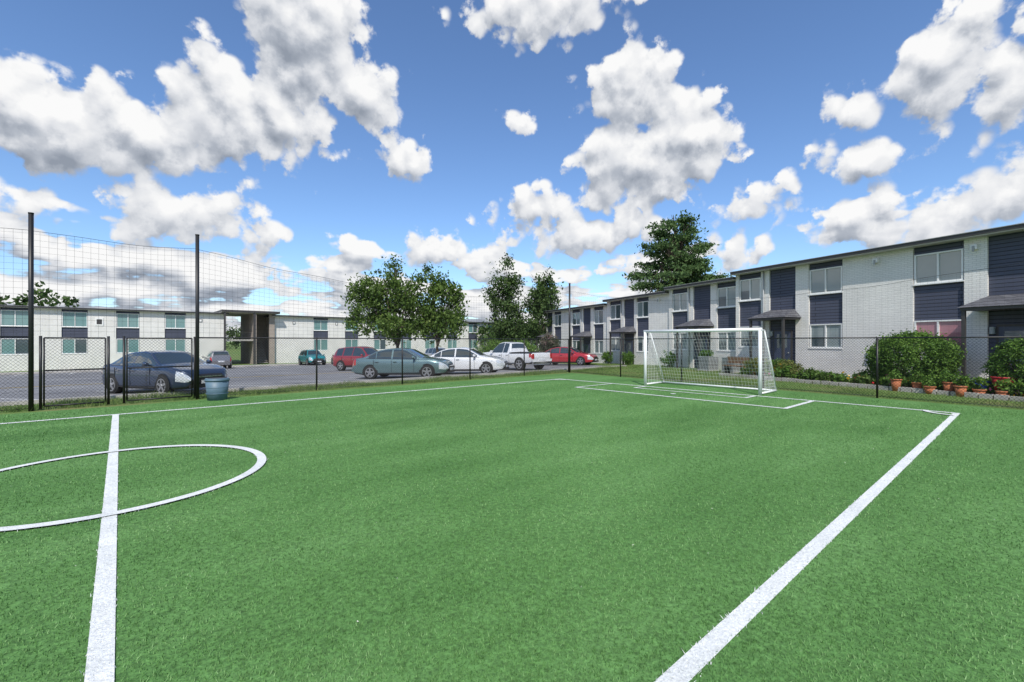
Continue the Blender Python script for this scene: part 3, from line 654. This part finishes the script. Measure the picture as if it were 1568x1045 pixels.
car('parked_sedan','sedan',wht,(23.5,44.0),(.1,-1)); car('parked_suv','suv',silv,(28.5,46),(0,-1))
car('parked_sedan','sedan',silv,(33,50),(0,1)); car('parked_sedan','sedan',gry,(-9,51),(0,1))

# ------------------------------------------------------------ sky + light
EL=48; S=Vector((-.655*math.cos(R(EL)),-.7555*math.cos(R(EL)),math.sin(R(EL))))
sd=bpy.data.lights.new('sun','SUN'); sd.energy=4.4; sd.angle=R(.6); sd.color=(1,.955,.885)
so=bpy.data.objects.new('sun',sd); sc.collection.objects.link(so); so.rotation_euler=S.to_track_quat('Z','Y').to_euler(); so.location=(0,0,30)
def bearing(x,y,rx,ry):
    t=(x-784)/692; az=math.atan(t); el=math.atan((521-y)/692*math.cos(az)); return az,el,rx/692*math.cos(az)**2,ry/692*math.cos(az)
CL=[(50,180,150,95),(210,205,140,72),(345,160,100,88),(465,50,105,98),(560,140,68,46),(430,185,92,56),(250,245,160,28),
 (965,145,88,66),(1055,210,86,72),(965,240,98,68),(1000,290,108,32),(820,312,74,38),(1150,312,120,36),(890,355,150,40),(605,250,70,32),(270,325,138,46),(30,300,54,26),
 (855,5,160,40),(785,175,24,18),(1450,85,118,84),(1295,165,76,36),(1545,120,85,90),(1340,240,98,40),(1315,340,84,40),(1440,330,105,50),(1545,290,70,66),(1120,388,54,30),(405,372,60,26),(670,388,68,36)]
gt_=bpy.data.node_groups.new('cloud_density','ShaderNodeTree')
gt_.interface.new_socket('Vector',in_out='INPUT',socket_type='NodeSocketVector'); gt_.interface.new_socket('D',in_out='OUTPUT',socket_type='NodeSocketFloat')
gi=N(gt_,'NodeGroupInput'); go_=N(gt_,'NodeGroupOutput'); LK=gt_.links.new
def mth(nt,op,*ins):
    n=N(nt,'ShaderNodeMath',operation=op)
    for i,v in enumerate(ins):
        if isinstance(v,(int,float)): n.inputs[i].default_value=v
        else: nt.links.new(v,n.inputs[i])
    return n.outputs[0]
def vm(nt,op,*ins,out=0):
    n=N(nt,'ShaderNodeVectorMath',operation=op)
    for i,v in enumerate(ins):
        if isinstance(v,tuple): n.inputs[i].default_value=v
        else: nt.links.new(v,n.inputs[i])
    return n.outputs[out]
G=gt_
nv_=vm(G,'NORMALIZE',gi.outputs[0])
Rr=vm(G,'DOT_PRODUCT',nv_,RT,out=1); Ff=vm(G,'DOT_PRODUCT',nv_,FW,out=1)
sp=N(G,'ShaderNodeSeparateXYZ'); LK(nv_,sp.inputs[0]); Z=sp.outputs[2]
az=mth(G,'ARCTAN2',Rr,Ff); el=mth(G,'ARCSINE',Z)
wn=N(G,'ShaderNodeTexNoise'); wn.inputs['Scale'].default_value=7; wn.inputs['Detail'].default_value=1; LK(nv_,wn.inputs['Vector'])
cb=N(G,'ShaderNodeCombineXYZ'); LK(az,cb.inputs[0]); LK(el,cb.inputs[1])
wv=vm(G,'MULTIPLY_ADD',wn.outputs['Color'],(.07,.045,0),cb.outputs[0]); p=vm(G,'SUBTRACT',wv,(.035,.0225,0))
acc=None
for c in CL:
    a_,e_,rx,ry=bearing(*c)
    q=vm(G,'MULTIPLY_ADD',p,(1/rx,1/ry,0),(-a_/rx,-e_/ry,0)); l=vm(G,'LENGTH',q,out=1)
    rr=min(rx,ry); d=mth(G,'MULTIPLY_ADD',l,-rr,rr)
    acc=d if acc is None else mth(G,'SMOOTH_MAX',acc,d,.035)
den=mth(G,'ADD',Z,.10); den=mth(G,'MAXIMUM',den,.03)
iv=mth(G,'DIVIDE',1.0,den); cx=N(G,'ShaderNodeCombineXYZ'); LK(iv,cx.inputs[0]);LK(iv,cx.inputs[1]); cx.inputs[2].default_value=4
hp=vm(G,'MULTIPLY',nv_,cx.outputs[0])
hn=N(G,'ShaderNodeTexNoise'); hn.inputs['Scale'].default_value=1.15; hn.inputs['Detail'].default_value=3; LK(hp,hn.inputs['Vector'])
mr=N(G,'ShaderNodeMapRange'); LK(Z,mr.inputs['Value']); mr.inputs['From Min'].default_value=.11; mr.inputs['From Max'].default_value=.25; mr.inputs['To Min'].default_value=-.385; mr.inputs['To Max'].default_value=-.66
mo=N(G,'ShaderNodeMapRange'); LK(Ff,mo.inputs['Value']); mo.inputs['From Min'].default_value=.1; mo.inputs['From Max'].default_value=.5; mo.inputs['To Min'].default_value=.14; mo.inputs['To Max'].default_value=0
hd=mth(G,'ADD',hn.outputs['Fac'],mr.outputs[0]); hd=mth(G,'ADD',hd,mo.outputs[0]); hd=mth(G,'MULTIPLY',hd,.32)
acc=mth(G,'MAXIMUM',acc,hd)
fb_=N(G,'ShaderNodeTexNoise'); fb_.inputs['Scale'].default_value=13; fb_.inputs['Detail'].default_value=5; fb_.inputs['Roughness'].default_value=.60; LK(nv_,fb_.inputs['Vector'])
acc=mth(G,'ADD',acc,mth(G,'MULTIPLY_ADD',fb_.outputs['Fac'],.12,-.056))
vo=N(G,'ShaderNodeTexVoronoi'); vo.inputs['Scale'].default_value=20; LK(vm(G,'MULTIPLY_ADD',fb_.outputs['Fac'],(.05,-.05,.05),nv_),vo.inputs['Vector'])
vo.inputs['Detail'].default_value=1.0; vo.inputs['Roughness'].default_value=.5
acc=mth(G,'ADD',acc,mth(G,'MULTIPLY_ADD',vo.outputs['Distance'],-.048,.026))
LK(acc,go_.inputs[0])
w=bpy.data.worlds.new('World'); sc.world=w; w.use_nodes=True; W=w.node_tree; bg=W.nodes['Background']; bg.inputs['Strength'].default_value=.13
sky=N(W,'ShaderNodeTexSky',sky_type='NISHITA'); sky.sun_disc=False; sky.sun_elevation=R(EL); sky.sun_rotation=math.atan2(S.x,S.y); sky.air_density=1.0; sky.dust_density=.3; sky.ozone_density=2.5
tc=N(W,'ShaderNodeTexCoord'); dvec=tc.outputs['Generated']
def grp(v):
    n=N(W,'ShaderNodeGroup'); n.node_tree=gt_; W.links.new(v,n.inputs[0]); return n.outputs[0]
D0=grp(dvec); D1=grp(vm(W,'ADD',dvec,(.005,-.005,.030)))
al=N(W,'ShaderNodeMapRange',interpolation_type='SMOOTHSTEP'); W.links.new(D0,al.inputs['Value']); al.inputs['From Min'].default_value=-.004; al.inputs['From Max'].default_value=.014
df=mth(W,'SUBTRACT',D0,D1); li=mth(W,'MULTIPLY_ADD',df,11.0,.60)
th=mth(W,'MULTIPLY_ADD',D0,-1.4,.05); li=mth(W,'ADD',li,th)
cr=ramp(W,[(0,(.30,.34,.41)),(.32,(.47,.51,.58)),(.65,(.78,.80,.84)),(1,(1.0,1.0,1.0))]); W.links.new(li,cr.inputs['Fac'])
cs=vm(W,'MULTIPLY',cr.outputs['Color'],(7.4,7.4,7.4))
st=vm(W,'MULTIPLY',sky.outputs[0],(1.0,1.16,1.36))
out=mixrgb(W,al.outputs[0],st,cs); W.links.new(out,bg.inputs['Color'])
try: w.cycles.sampling_method='MANUAL'; w.cycles.sample_map_resolution=256
except Exception as e: print(e)

cd=bpy.data.cameras.new('camera'); cd.sensor_width=36; cd.lens=15.89; cd.clip_end=6000; cd.clip_start=.05
co=bpy.data.objects.new('camera',cd); sc.collection.objects.link(co); co.location=(0,0,1.75); co.rotation_euler=(R(90),0,-math.asin(.655)); sc.camera=co
print('done')
